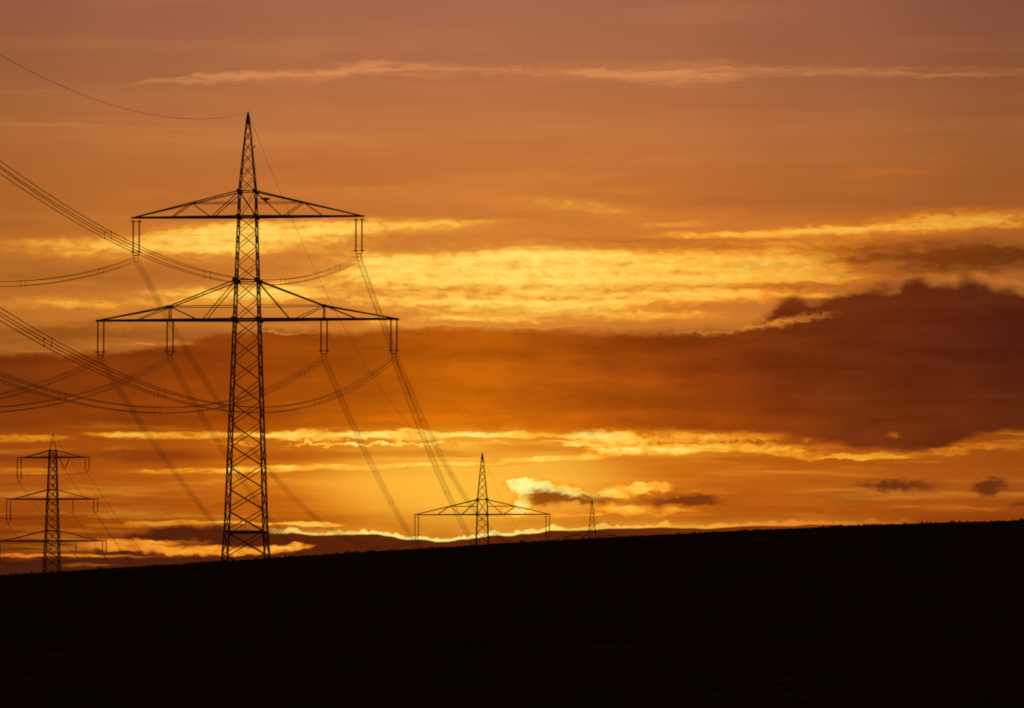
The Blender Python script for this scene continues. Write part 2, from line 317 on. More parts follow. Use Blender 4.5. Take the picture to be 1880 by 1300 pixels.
# sunlit fringe along the upper edge at the right, and glints where the bank is torn
fr = M('MULTIPLY', MR(M('ABSOLUTE', M('SUBTRACT', M('SUBTRACT', vc, top_y), -8.0)), 9.0, 0.5), MR(U, 1500, 1700))
fr = M('MULTIPLY', fr, MR(puff, .35, .65))
mid = MIX(M('MULTIPLY', fr, 0.7), mid, lin((206, 112, 38)))
fu, fv = SEP(Pf)[0], SEP(Pf)[1]
Psh = XYZ(fu, M('MULTIPLY_ADD', fu, 0.17, fv))
gap = field([(Psh, 1440, 592 + 245, 90, 13, .8, .0), (Psh, 1380, 601 + 235, 80, 9, .6, .0), (Psh, 1505, 582 + 256, 50, 9, .4, .0)])
gap = M('MULTIPLY', gap, M('MULTIPLY_ADD', puff, 1.2, 0.3))
glint = field([(Pc, 520, 614, 80, 3, .6), (Pc, 268, 634, 30, 4, .6), (Pc, 330, 632, 50, 8, .55), (Pm, 70, 649, 60, 3, .5), (Pc, 1290, 610, 60, 3, .5), (Pc, 800, 596, 160, 5, .5), (Pc, 1000, 600, 140, 4, .4)])
torn = M('MINIMUM', M('ADD', gap, glint), 0.85)
mid = MIX(torn, mid, RAMP(U, [(0, (200, 112, 44)), (300, (232, 140, 52)), (800, (246, 160, 50)), (1500, (226, 130, 40)), (1880, (190, 92, 26))], 0, 1880, 'LINEAR'))
band = M('MULTIPLY', top_m, M('SUBTRACT', 1.0, torn))
hole = field([(Pf, 1640, 800, 20, 9, .6), (Pf, 1484, 808, 14, 7, .55)])
bot_m = M('MULTIPLY', bot_m, M('SUBTRACT', 1.0, hole))

# --- away from the sunset the clouded colours give way to the dim clear dusk of the rest of the dome
nis = NEW("ShaderNodeTexSky"); nis.sky_type = 'NISHITA'; nis.sun_disc = False
nis.sun_elevation = SUN_EL; nis.sun_rotation = SUN_AZ
nis.air_density = 1.5; nis.dust_density = 3.0; nis.altitude = 200
away = VM('DOT_PRODUCT', VM('NORMALIZE', tc.outputs["Generated"]), (0.0, math.cos(math.radians(4.7)), math.sin(math.radians(4.7))))

def BG(c, k=1.0):
    n = NEW("ShaderNodeBackground"); put(n.inputs[0], c); n.inputs[1].default_value = k
    return n.outputs[0]

def MS(f, a, b):
    n = NEW("ShaderNodeMixShader"); put(n.inputs[0], f); LINK(a, n.inputs[1]); LINK(b, n.inputs[2])
    return n.outputs[0]

upper = MS(MR(V, 285.0, 325.0), BG(high), BG(mid))
view = MS(bot_m, BG(low), MS(band, upper, BG(st)))
dusk = BG(MIX(1.0, nis.outputs[0], (1.0, 0.50, 0.28, 1.0), 'MULTIPLY'), 0.09)
out = MS(MR(away, math.cos(math.radians(8.5)), math.cos(math.radians(26.0))), view, dusk)
wo = NEW("ShaderNodeOutputWorld"); LINK(out, wo.inputs[0])
# ------------------------------------------------------------------ helpers
def material(name, col, rough=0.7, var=0.25, scale=6.0, metallic=0.0, bump=0.0, bscale=40.0):
    m = bpy.data.materials.new(name); m.use_nodes = True
    t = m.node_tree; b = t.nodes["Principled BSDF"]
    b.inputs["Roughness"].default_value = rough; b.inputs["Metallic"].default_value = metallic
    n = t.nodes.new("ShaderNodeTexNoise"); n.inputs["Scale"].default_value = scale; n.inputs["Detail"].default_value = 5
    tcn = t.nodes.new("ShaderNodeTexCoord"); t.links.new(tcn.outputs["Object"], n.inputs["Vector"])
    r = t.nodes.new("ShaderNodeValToRGB"); t.links.new(n.outputs[0], r.inputs[0])
    r.color_ramp.elements[0].position = 0.3; r.color_ramp.elements[1].position = 0.7
    r.color_ramp.elements[0].color = [c * (1 - var) for c in col] + [1]
    r.color_ramp.elements[1].color = [min(1, c * (1 + var)) for c in col] + [1]
    t.links.new(r.outputs[0], b.inputs["Base Color"])
    if bump:
        n2 = t.nodes.new("ShaderNodeTexNoise"); n2.inputs["Scale"].default_value = bscale; n2.inputs["Detail"].default_value = 6
        t.links.new(tcn.outputs["Object"], n2.inputs["Vector"])
        bp = t.nodes.new("ShaderNodeBump"); bp.inputs["Strength"].default_value = bump
        t.links.new(n2.outputs[0], bp.inputs["Height"]); t.links.new(bp.outputs[0], b.inputs["Normal"])
    return m

STEEL = material("weathered_steel", (0.11, 0.11, 0.11), 0.75, 0.3, 3.0)
STEEL_OLD = material("rusty_steel", (0.12, 0.085, 0.06), 0.8, 0.35, 3.0)
WIRE = material("aged_aluminium", (0.16, 0.16, 0.16), 0.7, 0.15, 2.0)
GLAZE = material("brown_glaze", (0.06, 0.03, 0.02), 0.45, 0.3, 8.0)
FITTING = material("galvanised_fitting", (0.13, 0.13, 0.13), 0.7, 0.2, 8.0)
SOIL = material("ploughed_soil", (0.045, 0.026, 0.014), 1.0, 0.35, 0.35, 0.0, 0.8, 6.0)
SOIL.node_tree.nodes["Principled BSDF"].inputs["Specular IOR Level"].default_value = 0.0
STALK = material("dry_stalks", (0.045, 0.027, 0.014), 0.9, 0.35, 2.0)
STALK.node_tree.nodes["Principled BSDF"].inputs["Specular IOR Level"].default_value = 0.0
FEATHER = material("dark_feathers", (0.02, 0.018, 0.018), 0.8, 0.3, 12.0)
PLATE = material("painted_plate", (0.10, 0.09, 0.05), 0.6, 0.2, 5.0)

def link(name, data, parent=None):
    o = bpy.data.objects.new(name, data)
    COL.objects.link(o)
    if parent is not None: o.parent = parent
    return o

def tag(o, label=None, cat=None, group=None, kind=None):
    if label: o["label"] = label
    if cat: o["category"] = cat
    if group: o["group"] = group
    if kind: o["kind"] = kind
    return o

def mesh_from(name, verts, faces, mat, smooth=False):
    me = bpy.data.meshes.new(name)
    me.from_pydata([tuple(v) for v in verts], [], faces)
    me.materials.append(mat)
    if smooth: me.polygons.foreach_set("use_smooth", [True] * len(me.polygons))
    me.update()
    return me

def angle_bar_mesh(name, mat):
    """an L-section bar of unit leg width along +Z, length 1"""
    t = 0.28
    prof = [(-.5, -.5), (.5, -.5), (.5, -.5 + t), (-.5 + t, -.5 + t), (-.5 + t, .5), (-.5, .5)]
    v = [(x, y, z) for z in (0, 1) for x, y in prof]
    f = [(i, (i + 1) % 6, 6 + (i + 1) % 6, 6 + i) for i in range(6)] + [tuple(range(5, -1, -1)), tuple(range(6, 12))]
    return mesh_from(name, v, f, mat)

def box_mesh(name, sx, sy, sz, mat, c=(0, 0, 0)):
    v = [(c[0] + x * sx / 2, c[1] + y * sy / 2, c[2] + z * sz / 2) for z in (-1, 1) for y in (-1, 1) for x in (-1, 1)]
    f = [(0, 2, 3, 1), (4, 5, 7, 6), (0, 1, 5, 4), (2, 6, 7, 3), (0, 4, 6, 2), (1, 3, 7, 5)]
    return mesh_from(name, v, f, mat)

BAR = {STEEL.name: angle_bar_mesh("angle_bar", STEEL), STEEL_OLD.name: angle_bar_mesh("angle_bar_old", STEEL_OLD)}

def bar(name, p, q, size, parent, mat=STEEL, flip=1):
    p, q = Vector(p), Vector(q)
    d = q - p
    zz = d.normalized()
    ref = Vector((0, 0, 1)) if abs(zz.z) < 0.9 else Vector((0, 1, 0))
    xx = zz.cross(ref).normalized() * flip
    yy = zz.cross(xx).normalized()
    m = Matrix.Identity(4)
    for i in range(3):
        m[i][0] = xx[i] * size; m[i][1] = yy[i] * size; m[i][2] = d[i]; m[i][3] = p[i]
    o = link(name, BAR[mat.name], parent)
    o.matrix_basis = m
    return o

def sweep(pts, sizes, n=4, closed_ends=True, rot=math.pi / 4):
    """a connected tube through pts with n sides; sizes are radii"""
    V_, F_ = [], []
    pts = [Vector(p) for p in pts]
    for i, p in enumerate(pts):
        d = (pts[min(i + 1, len(pts) - 1)] - pts[max(i - 1, 0)]).normalized()
        ref = Vector((0, 0, 1)) if abs(d.z) < 0.85 else Vector((0, 1, 0))
        a = d.cross(ref).normalized(); b = d.cross(a).normalized()
        r = sizes[i] if isinstance(sizes, (list, tuple)) else sizes
        for k in range(n):
            t = rot + 2 * math.pi * k / n
            V_.append(p + a * math.cos(t) * r + b * math.sin(t) * r)
    for i in range(len(pts) - 1):
        for k in range(n):
            F_.append((i * n + k, i * n + (k + 1) % n, (i + 1) * n + (k + 1) % n, (i + 1) * n + k))
    if closed_ends:
        F_.append(tuple(range(n - 1, -1, -1))); F_.append(tuple(range((len(pts) - 1) * n, len(pts) * n)))
    return V_, F_

def copy_tree(o, parent=None):
    c = o.copy(); COL.objects.link(c)
    c.parent = parent
    for ch in CHILD.get(o.name, ()):
        copy_tree(ch, c)
    return c

def unproject(px, py, zc):
    """point of space seen at that direction at optical distance zc"""
    xc = (px - 940) / FPX * zc; yc = (650 - py) / FPX * zc
    c_, s_ = math.cos(PITCH), math.sin(PITCH)
    return Vector((xc, c_ * zc - s_ * yc, CAMZ + s_ * zc + c_ * yc))

# ------------------------------------------------------------------ the field and the land behind it
GY = [-400, -100, 0, 60, 120, 200, 280, 340, 375, 395, 415, 454, 520, 620, 700, 780, 860, 1000, 1144, 1300, 1600, 3000]
GZ = [-6, -2, 0, 1.0, 3.2, 7.0, 11.6, 15.4, 17.45, 18.0, 17.55, 15.6, 12.0, 6.0, 2.4, 0.55, 3.0, 7.8, 11.35, 11.0, 6.0, -10]
_gy, _gz = np.array(GY, float), np.array(GZ, float)
_m = np.zeros(len(GY))
_sl = np.diff(_gz) / np.diff(_gy)
for i in range(1, len(GY) - 1):
    _m[i] = 0 if _sl[i - 1] * _sl[i] <= 0 else 2 / (1 / _sl[i - 1] + 1 / _sl[i])
_m[0], _m[-1] = _sl[0], _sl[-1]

def ground_z(x, y):
    x = np.asarray(x, float); y = np.asarray(y, float)
    i = np.clip(np.searchsorted(_gy, y) - 1, 0, len(GY) - 2)
    h = _gy[i + 1] - _gy[i]; t = (y - _gy[i]) / h
    g = (2 * t**3 - 3 * t**2 + 1) * _gz[i] + (t**3 - 2 * t**2 + t) * h * _m[i] + (-2 * t**3 + 3 * t**2) * _gz[i + 1] + (t**3 - t**2) * h * _m[i + 1]
    w = np.interp(y, [0, 395, 480, 720], [0, 1, 1, 0])
    xs = 90 * np.tanh(x / 90)
    dip = 0.0085 * 6 * np.log1p(np.exp(np.clip((20 - xs) / 6, -30, 30)))
    return g + w * (0.0545 * xs - 0.00022 * xs * xs - dip)

def rough(x, y):
    """tilled unevenness of the soil"""
    return (0.035 * np.sin(x * 2.9 + 1.3 * np.sin(y * .31)) * np.sin(y * 1.7 + 2.0 * np.sin(x * .23))
            + 0.05 * np.sin(x * .83 + y * .41) * np.sin(y * .37 - x * .21 + 1.0) + 0.05 * np.sin(x * .29 + 2.0) * np.sin(x * .113 + y * .07))

def axis(parts):
    out = []
    for a, b, s in parts: out += list(np.arange(a, b, s))
    return np.array(out + [parts[-1][1]])
gx = axis([(-2400, -1000, 200), (-1000, -200, 80), (-200, -60, 5), (-60, 60, 0.8), (60, 200, 5), (200, 1000, 80), (1000, 2400, 200)])
gyv = axis([(-400, 0, 40), (0, 40, 4), (40, 340, 3), (340, 420, 0.8), (420, 700, 7), (700, 1300, 20), (1300, 3000, 100)])
GX, GYY = np.meshgrid(gx, gyv)
fade = np.interp(np.abs(GX), [60, 120], [1, 0]) * np.interp(GYY, [40, 60, 430, 480], [0, 1, 1, 0])
ZZ = ground_z(GX, GYY) + rough(GX, GYY) * fade
nx, ny = len(gx), len(gyv)
verts = np.stack([GX.ravel(), GYY.ravel(), ZZ.ravel()], 1)
idx = np.arange(nx * ny).reshape(ny, nx)
faces = np.stack([idx[:-1, :-1].ravel(), idx[:-1, 1:].ravel(), idx[1:, 1:].ravel(), idx[1:, :-1].ravel()], 1)
fm = mesh_from("field", verts.tolist(), faces.tolist(), SOIL, True)
tag(link("field", fm), kind="structure")

# clods and weed tufts, thick along the brow of the hill
rng = np.random.default_rng(5)
sv, sf = [], []
def clod(x, y, r, h):
    z = float(ground_z(x, y)) - 0.03
    b = len(sv); k = 5; a0 = rng.uniform(0, 6.28)
    for j in range(k):
        a = a0 + j * 6.283 / k; rr = r * rng.uniform(.6, 1.2)
        sv.append((x + math.cos(a) * rr, y + math.sin(a) * rr, z - .06))
    for j in range(k):
        a = a0 + j * 6.283 / k + .5; rr = r * rng.uniform(.35, .75)
        sv.append((x + math.cos(a) * rr, y + math.sin(a) * rr, z + h * rng.uniform(.55, 1)))
    sv.append((x + rng.uniform(-.2, .2) * r, y, z + h * rng.uniform(.95, 1.25)))
    for j in range(k):
        n = (j + 1) % k
        sf.append((b + j, b + n, b + k + n, b + k + j)); sf.append((b + k + j, b + k + n, b + 2 * k))
def tuft(x, y, h, n, spread):
    z = float(ground_z(x, y)) - 0.04
    for j in range(n):
        a = rng.uniform(0, 6.283); lean = rng.uniform(.1, .9) * spread; w = rng.uniform(.012, .03) + .05 * h
        bx, by = x + rng.normal(0, spread * .35), y + rng.normal(0, spread * .35)
        hh = h * rng.uniform(.45, 1.1); b = len(sv)
        px, py = -math.sin(a) * w, math.cos(a) * w
        sv.extend([(bx - px, by - py, z), (bx + px, by + py, z),
                   (bx + px * .7 + math.cos(a) * lean * .5, by + py * .7 + math.sin(a) * lean * .5, z + hh * .65),
                   (bx - px * .7 + math.cos(a) * lean * .5, by - py * .7 + math.sin(a) * lean * .5, z + hh * .65),
                   (bx + math.cos(a) * lean, by + math.sin(a) * lean, z + hh)])
        sf.extend([(b, b + 1, b + 2, b + 3), (b + 3, b + 2, b + 4)])
for k in range(5200):
    y = rng.uniform(368, 402); x = rng.uniform(-.123, .123) * y
    clod(x, y, rng.uniform(.08, .30), rng.uniform(.04, .12))
for k in range(5200):
    y = rng.uniform(368, 402); x = rng.uniform(-.123, .123) * y
    h = min(.42, .07 * math.exp(rng.normal(0, .55)) * (1 + .8 * max(0, math.sin(x * .21 + 1.2) * math.sin(x * .063))))
    tuft(x, y, h, int(rng.integers(4, 8)), .10 + h * .4)
for k in range(120):
    y = rng.uniform(376, 396); x = rng.uniform(-.12, .12) * y; hh = rng.uniform(.14, .40)
    for q in range(int(rng.integers(3, 9))): tuft(x + rng.normal(0, .28), y, hh * rng.uniform(.6, 1), 8, .24)
for k in range(7000):
    y = 50 + 325 * math.sqrt(rng.uniform(0, 1)); x = rng.uniform(-.125, .125) * y
    if k % 2: clod(x, y, rng.uniform(.06, .22), rng.uniform(.03, .10))
    else: tuft(x, y, rng.uniform(.05, .16), 5, .1)
tag(link("clods_and_weeds", mesh_from("clods_and_weeds", sv, sf, STALK)), "low dark clods and weed tufts along the brow of the field", "weeds", kind="stuff")

# ------------------------------------------------------------------ the main line's lattice pylon, two crossarms
AP = 49.1                                                   # apex above the ground
def lv(y): return AP - (y - 207.0) * 0.05416
Z_UT, Z_UB, Z_LT, Z_LB, Z_K = lv(353), lv(400), lv(518), lv(590), lv(980)
W_PTS = [(AP - .25, .16), (lv(225), .36), (Z_UT, 1.63), (Z_UB, 1.76), (Z_K, 3.84), (0.0, 4.95)]
def width(z):
    zs = [p[0] for p in W_PTS][::-1]; ws = [p[1] for p in W_PTS][::-1]
    return float(np.interp(z, zs, ws))
def corner(sx, sy, z, wf=width):
    w = wf(z) / 2
    return Vector((sx * w, sy * w, z))

FACES = [((-1, -1), (1, -1)), ((1, -1), (1, 1)), ((1, 1), (-1, 1)), ((-1, 1), (-1, -1))]

def plate(parent, p, sx, sy, sz, mat=STEEL, name="gusset_plate"):
    key = (name, sx, sy, sz, mat.name)
    if key not in PLATES: PLATES[key] = box_mesh(name, sx, sy, sz, mat)
    o = link(name, PLATES[key], parent); o.location = p
    return o
PLATES = {}

def lattice(root, levels, wf, size_of, mat, first_x=0):
    for a, b in zip(levels[:-1], levels[1:]):               # from the top down
        s = size_of((a + b) / 2)
        for (c0, c1) in FACES:
            inset = 0.97
            for (p, q, fl) in ((corner(*c0, a, wf), corner(*c1, b, wf), 1), (corner(*c1, a, wf), corner(*c0, b, wf), -1)):
                bar("brace", p, q, s, root, mat, fl)

def arm(root, side, zb, zt, L, wx, wz, feet, hang, tip_half=0.07, chord=0.14):
    """one crossarm: bottom chords meeting at the tip, top chords, web, posts"""
    hb, ht = width(zb) / 2, width(zt) / 2
    def half(x): return hb + (tip_half - hb) * (x - hb) / (L - hb)
    def bot(x, sy): return Vector((side * x, sy * half(x), zb))
    def top(x, sy):
        if x <= wx: t = (x - ht) / (wx - ht); return Vector((side * x, sy * (ht + (half(wx) - ht) * t), zt + (wz - zt) * t))
        t = (x - wx) / (L - .25 - wx); return Vector((side * x, sy * half(x), wz + (zb + .05 - wz) * t))
    pts = [bot(hb, -1), bot(L * .5, -1), bot(L - .35, -1), Vector((side * L, 0, zb)), bot(L - .35, 1), bot(L * .5, 1), bot(hb, 1)]
    v, f = sweep(pts, chord * .84, 4)
    a = link("crossarm", mesh_from("crossarm", v, f, STEEL), root)
    for sy in (-1, 1):
        bar("top_chord", corner(side, sy, zt), top(wx, sy), .11, a)
        bar("top_chord", top(wx, sy), top(L - .3, sy), .11, a)
        z_t = top(wx, sy).z
        bar("tie", top(wx, sy), corner(side, sy, z_t), .065, a)
        for x in feet[:2]: bar("web_brace", top(wx, sy), bot(x, sy), .075, a)
        bar("web_brace", corner(side, sy, zt - .12), bot(feet[2], sy), .085, a)
    for x in (wx, (wx + ht) * .5): bar("cross_tie", top(x, -1), top(x, 1), .05, a)
    n = 9
    for i in range(n):                                      # plan bracing between the bottom chords
        x0 = hb + (L - .8 - hb) * i / n; x1 = hb + (L - .8 - hb) * (i + 1) / n
        s = 1 if i % 2 else -1
        bar("plan_brace", bot(x0, s), bot(x1, -s), .065, a)
    plate(a, (side * (L - .1), 0, zb), .42, .12, .17, STEEL, "tip_plate")
    if hang:
        for sy in (-1, 1):
            bar("post", top(wx, sy), bot(wx, sy), .10, a)
            plate(a, top(wx, sy) + Vector((0, 0, -.02)), .55, .05, .22, STEEL, "gusset_plate")
        bar("hanger_beam", bot(wx, -1), bot(wx, 1), .14, a)
    return a

def main_pylon():
    root = link("lattice_pylon", None)
    zs = [AP - .15, lv(225), Z_UT, Z_UB, Z_LB, Z_K, 0.0]
    rr = [.05, .055, .066, .075, .09, .115, .125]
    for sx in (-1, 1):
        for sy in (-1, 1):
            v, f = sweep([corner(sx, sy, z) for z in zs], rr, 4)
            link("leg", mesh_from("leg", v, f, STEEL), root)
    def size_of(z): return .055 + .035 * (AP - z) / AP
    ys = [225, 242, 262, 282, 304, 328, 353, 400, 427, 457, 488, 518, 554, 590, 626, 664, 703, 743, 781, 820, 860, 900, 940, 980, 1022, 1066]
    lattice(root, [lv(y) for y in ys] + [0.15], width, size_of, STEEL)
    for z, s in ((Z_UT, .10), (Z_UB, .17), (Z_LT, .11), (Z_LB, .19), (Z_K, .17)):
        for c0, c1 in FACES: bar("horizontal_strut", corner(*c0, z), corner(*c1, z), s, root)
    for z, w, h in ((Z_UT, .40, .36), (Z_UB, .40, .40), (Z_LT, .56, .46), (Z_LB, .50, .46)):
        for sx in (-1, 1):
            for sy in (-1, 1):
                p = corner(sx, sy, z); plate(root, (p.x, p.y + sy * .06, z), w, .03, h)
    v, f = sweep([(0, 0, lv(228)), (0, 0, lv(213)), (0, 0, AP - .1), (0, 0, AP + .12)], [.16, .14, .10, .09], 4)
    link("peak_cap", mesh_from("peak_cap", v, f, STEEL), root)
    for x in (-.55, -.12):                                  # stays above the diaphragm
        bar("stay", (x + .25, -1.85, Z_K), (x + .25, -1.80, Z_K + (1.05 if x > -.3 else 1.25)), .045, root)
    bv, bf = [], []
    z = 3.0; k = 0
    while z < AP - 1.2:                                     # climbing bolts up one leg
        p = corner(1, 1, z); d = Vector((.22, .0, 0)) if k % 2 == 0 else Vector((.20, .08, 0))
        v, f = sweep([p, p + d], .014, 4); o = len(bv); bv += v; bf += [tuple(i + o for i in q) for q in f]
        z += .30; k += 1
    tag(link("step_bolts", mesh_from("step_bolts", bv, bf, STEEL), root), kind="stuff")
    for side in (-1, 1):
        arm(root, side, Z_UB, Z_UT, 11.55, 5.6, Z_UT + (Z_UB - Z_UT) * .45, (3.64, 7.6, 3.5), False)
        arm(root, side, Z_LB, Z_LT, 15.03, 7.7, lv(565), (4.86, 11.1, 4.3), True, .08, .16)
    return root

CHILD = {}
def index_children():
    CHILD.clear()
    for o in bpy.data.objects:
        if o.parent is not None: CHILD.setdefault(o.parent.name, []).append(o)

ZA = FPX / 18.4
apexA, apexB, apexD = unproject(455.5, 207, ZA), unproject(885.5, 832, ZA * 1.705), unproject(1087, 917, ZA * 2.5)
def bearing(a, b): return math.atan2(b.x - a.x, b.y - a.y)
phiA = bearing(apexA, apexB); phiD = bearing(apexB, apexD); phiB = (phiA + phiD) / 2
pylonA = main_pylon()
index_children()
pylonB = copy_tree(pylonA); pylonD = copy_tree(pylonA)
GP = "lattice pylons of the main power line on the right"
for o, ap, ph, lab in ((pylonA, apexA, phiA, "tallest, nearest steel lattice pylon with two wide crossarms, standing behind the field's brow"),
                       (pylonB, apexB, phiB, "mid-sized lattice pylon with its single visible crossarm in front of the bright cloud"),
                       (pylonD, apexD, phiD, "smallest, farthest lattice pylon, only its pointed top showing above the hill")):
    o.location = (ap.x, ap.y, ap.z - AP); o.rotation_euler = (0, 0, -ph)
    tag(o, lab, "pylon", GP)

# ------------------------------------------------------------------ insulators
def lathe(prof, n=8):
    v, f = [], []
    for r, z in prof:
        for k in range(n): v.append((r * math.cos(2 * math.pi * k / n), r * math.sin(2 * math.pi * k / n), z))
    for i in range(len(prof) - 1):
        for k in range(n): f.append((i * n + k, i * n + (k + 1) % n, (i + 1) * n + (k + 1) % n, (i + 1) * n + k))
    f.append(tuple(range(n))); f.append(tuple(range(len(prof) * n - 1, (len(prof) - 1) * n - 1, -1)))
    return v, f

def string_mesh(length, core=.035, shed=.085, pitch=.11, name="insulator_string"):
    prof = [(.022, 0), (.022, -.10), (core, -.11)]
    z = -.16
    while z > -length + .18:
        prof += [(core, z), (shed, z - .035), (shed * .9, z - .05), (core, z - .055)]
        z -= pitch
    prof += [(core, -length + .11), (.022, -length + .10), (.022, -length)]
    v, f = lathe(prof)
    return mesh_from(name, v, f, GLAZE, True)

def ring_mesh(R, r, name="arcing_ring", n=18, m=5):
    v, f = [], []
    for i in range(n):
        a = 2 * math.pi * i / n
        for j in range(m):
            b = 2 * math.pi * j / m
            v.append(((R + r * math.cos(b)) * math.cos(a), (R + r * math.cos(b)) * math.sin(a) * .8, r * math.sin(b)))
    for i in range(n):
        for j in range(m):
            f.append((i * m + j, ((i + 1) % n) * m + j, ((i + 1) % n) * m + (j + 1) % m, i * m + (j + 1) % m))
    return mesh_from(name, v, f, FITTING, True)

STR_MAIN = string_mesh(3.55, .05, .10, .10)
RING = ring_mesh(.25, .032)
YOKE = box_mesh("yoke_plate", .66, .03, .09, FITTING)
def clamp_mesh():
    v, f = sweep([(0, -.18, .012), (0, -.07, -.01), (0, .07, -.01), (0, .18, .012)], [.03, .05, .05, .03], 6)
    return mesh_from("suspension_clamp", v, f, FITTING)
CLAMP = clamp_mesh()

def place(o, pyl, x, z, y=0.0):
    m = Matrix.Translation(pyl.location) @ Matrix.Rotation(pyl.rotation_euler[2], 4, 'Z')
    o.location = m @ Vector((x, y, z)); o.rotation_euler = pyl.rotation_euler

def main_insulator(pyl, x, zc, label, group):
    """double string; zc is the height of the conductor bundle's centre"""
    root = link("insulator_set", None)
    tag(root, label, "insulator", group)
    top = 3.97
    for sx in (-.3, .3):
        s = link("insulator_string", STR_MAIN, root); s.location = (sx, 0, top + .02)
        for zr in (3.78, .72):
            r = link("arcing_ring", RING, root); r.location = (sx, 0, zr)
        v, f = sweep([(sx, 0, .55), (sx * .92, 0, .45), (sx * .6, 0, .38)], .025, 4)
        link("shackle", mesh_from("shackle", v, f, FITTING), root)
    link("yoke_plate", YOKE, root).location = (0, 0, .40)
    for sx in (-.2, .2):
        v, f = sweep([(sx, 0, .38), (sx, 0, -.2)], .018, 4)
        link("hanger_rod", mesh_from("hanger_rod", v, f, FITTING), root)
        for sz in (.2, -.2):
            c = link("suspension_clamp", CLAMP, root); c.location = (sx, 0, sz)
    place(root, pyl, x, zc)
    return root

ZCU, ZCL = AP - 14.62, AP - 24.60
ATT = {"ul": (-11.17, ZCU), "ur": (11.14, ZCU), "lol": (-14.65, ZCL), "lil": (-7.70, ZCL), "lir": (7.69, ZCL), "lor": (14.65, ZCL)}
WHERE = {"ul": "the left end of the upper crossarm", "ur": "the right end of the upper crossarm", "lol": "the left tip of the lower crossarm",
         "lil": "midway along the left lower crossarm", "lir": "midway along the right lower crossarm", "lor": "the right tip of the lower crossarm"}
GI = "double insulator strings of the main line"
for k, (x, z) in ATT.items():
    main_insulator(pylonA, x, z, "double insulator strings hanging at %s of the nearest pylon" % WHERE[k], GI)
for k in ("ul", "ur"):
    x, z = ATT[k]
    main_insulator(pylonB, x, z, "small double insulator strings at the %s end of the mid-sized pylon's crossarm" % ("left" if k == "ul" else "right"), GI)

# ------------------------------------------------------------------ wires
def frame(pos, ph): return Matrix.Translation(pos) @ Matrix.Rotation(-ph, 4, 'Z')
def span_point(p, q, sag, t):
    r = p.lerp(q, t); r.z -= 4 * sag * t * (1 - t)
    return r
def wire_mesh(name, p, q, sag, rad, origin, n=72):
    pts = [span_point(p, q, sag, i / n) - origin for i in range(n + 1)]
    v, f = sweep(pts, rad, 5)
    return mesh_from(name, v, f, WIRE, True)

def spacer_mesh():
    v, f = sweep([(0, 0, -.2), (0, 0, .2)], .016, 4)
    return mesh_from("spacer", v, f, FITTING)
SPACER = spacer_mesh()
KNOB = box_mesh("spacer_clamp", .07, .16, .08, FITTING)

def bundle(fa, fb, att, sag, label, group, spacers=6, rad=.021):
    x, z = att
    pa, pb = fa @ Vector((x, 0, z - AP)), fb @ Vector((x, 0, z - AP))
    root = link("conductor_bundle", None); root.location = pa
    tag(root, label, "power line", group)
    for sx in (-.2, .2):
        for sz in (-.2, .2):
            p = fa @ Vector((x + sx, 0, z - AP + sz)); q = fb @ Vector((x + sx, 0, z - AP + sz))
            link("conductor", wire_mesh("conductor", p, q, sag, rad, pa), root)
    ph = math.atan2(pb.x - pa.x, pb.y - pa.y)
    for i in range(spacers):
        t = (i + .55 + random.uniform(-.12, .12)) / spacers
        at = span_point(pa, pb, sag, t) - pa
        for sx in (-.2, .2):
            s = link("spacer", SPACER, root); s.location = at + Vector((sx * math.cos(ph), -sx * math.sin(ph), 0)); s.rotation_euler = (0, 0, -ph)
            for sz in (-.2, .2):
                kx = link("spacer_clamp", KNOB, s); kx.location = (0, 0, sz)
    return root

def single(name, p, q, sag, rad, label, cat, group):
    o = link(name, wire_mesh(name, p, q, sag, rad, p)); o.location = p
    return tag(o, label, cat, group)

fA, fB, fD = frame(apexA, phiA), frame(apexB, phiB), frame(apexD, phiD)
apex0 = apexA + Vector((-19.405, -320.38, -11.60))
f0 = frame(apex0, math.radians(3.466))
SHORT = {"ul": "upper left", "ur": "upper right", "lol": "lower far left", "lil": "lower inner left", "lir": "lower inner right", "lor": "lower far right"}
GB = "four-wire conductor bundles of the main line"
for k, a in ATT.items():
    bundle(fA, f0, a, 9.96, "four-wire bundle from the nearest pylon's %s insulator sweeping out past the left edge" % SHORT[k], GB, 7)
    bundle(fA, fB, a, 10.75, "four-wire bundle running from the nearest pylon's %s insulator down towards the distant pylon" % SHORT[k], GB, 7)
for k in ("ul", "ur"):
    bundle(fB, fD, ATT[k], 14.0, "faint four-wire bundle leaving the mid-sized pylon's %s insulator away over the hill" % ("left" if k == "ul" else "right"), GB, 6)
GE = "earth wires at the pylon tops"
single("earth_wire", apexA, apex0, 10.45, .015, "thin wire from the nearest pylon's peak curving up to the top left edge", "earth wire", GE)
single("earth_wire", apexA, apexB, 11.0, .015, "thin wire slanting from the nearest pylon's peak down to the mid-sized pylon's peak", "earth wire", GE)
single("earth_wire", apexB, apexD, 15.5, .015, "thin wire dipping between the mid-sized pylon's peak and the farthest pylon's peak", "earth wire", GE)
single("earth_wire", apexD, apexD + Vector((25, 365, -6)), 15.0, .015, "faint wire falling away right of the farthest pylon's peak behind the hill", "earth wire", GE)

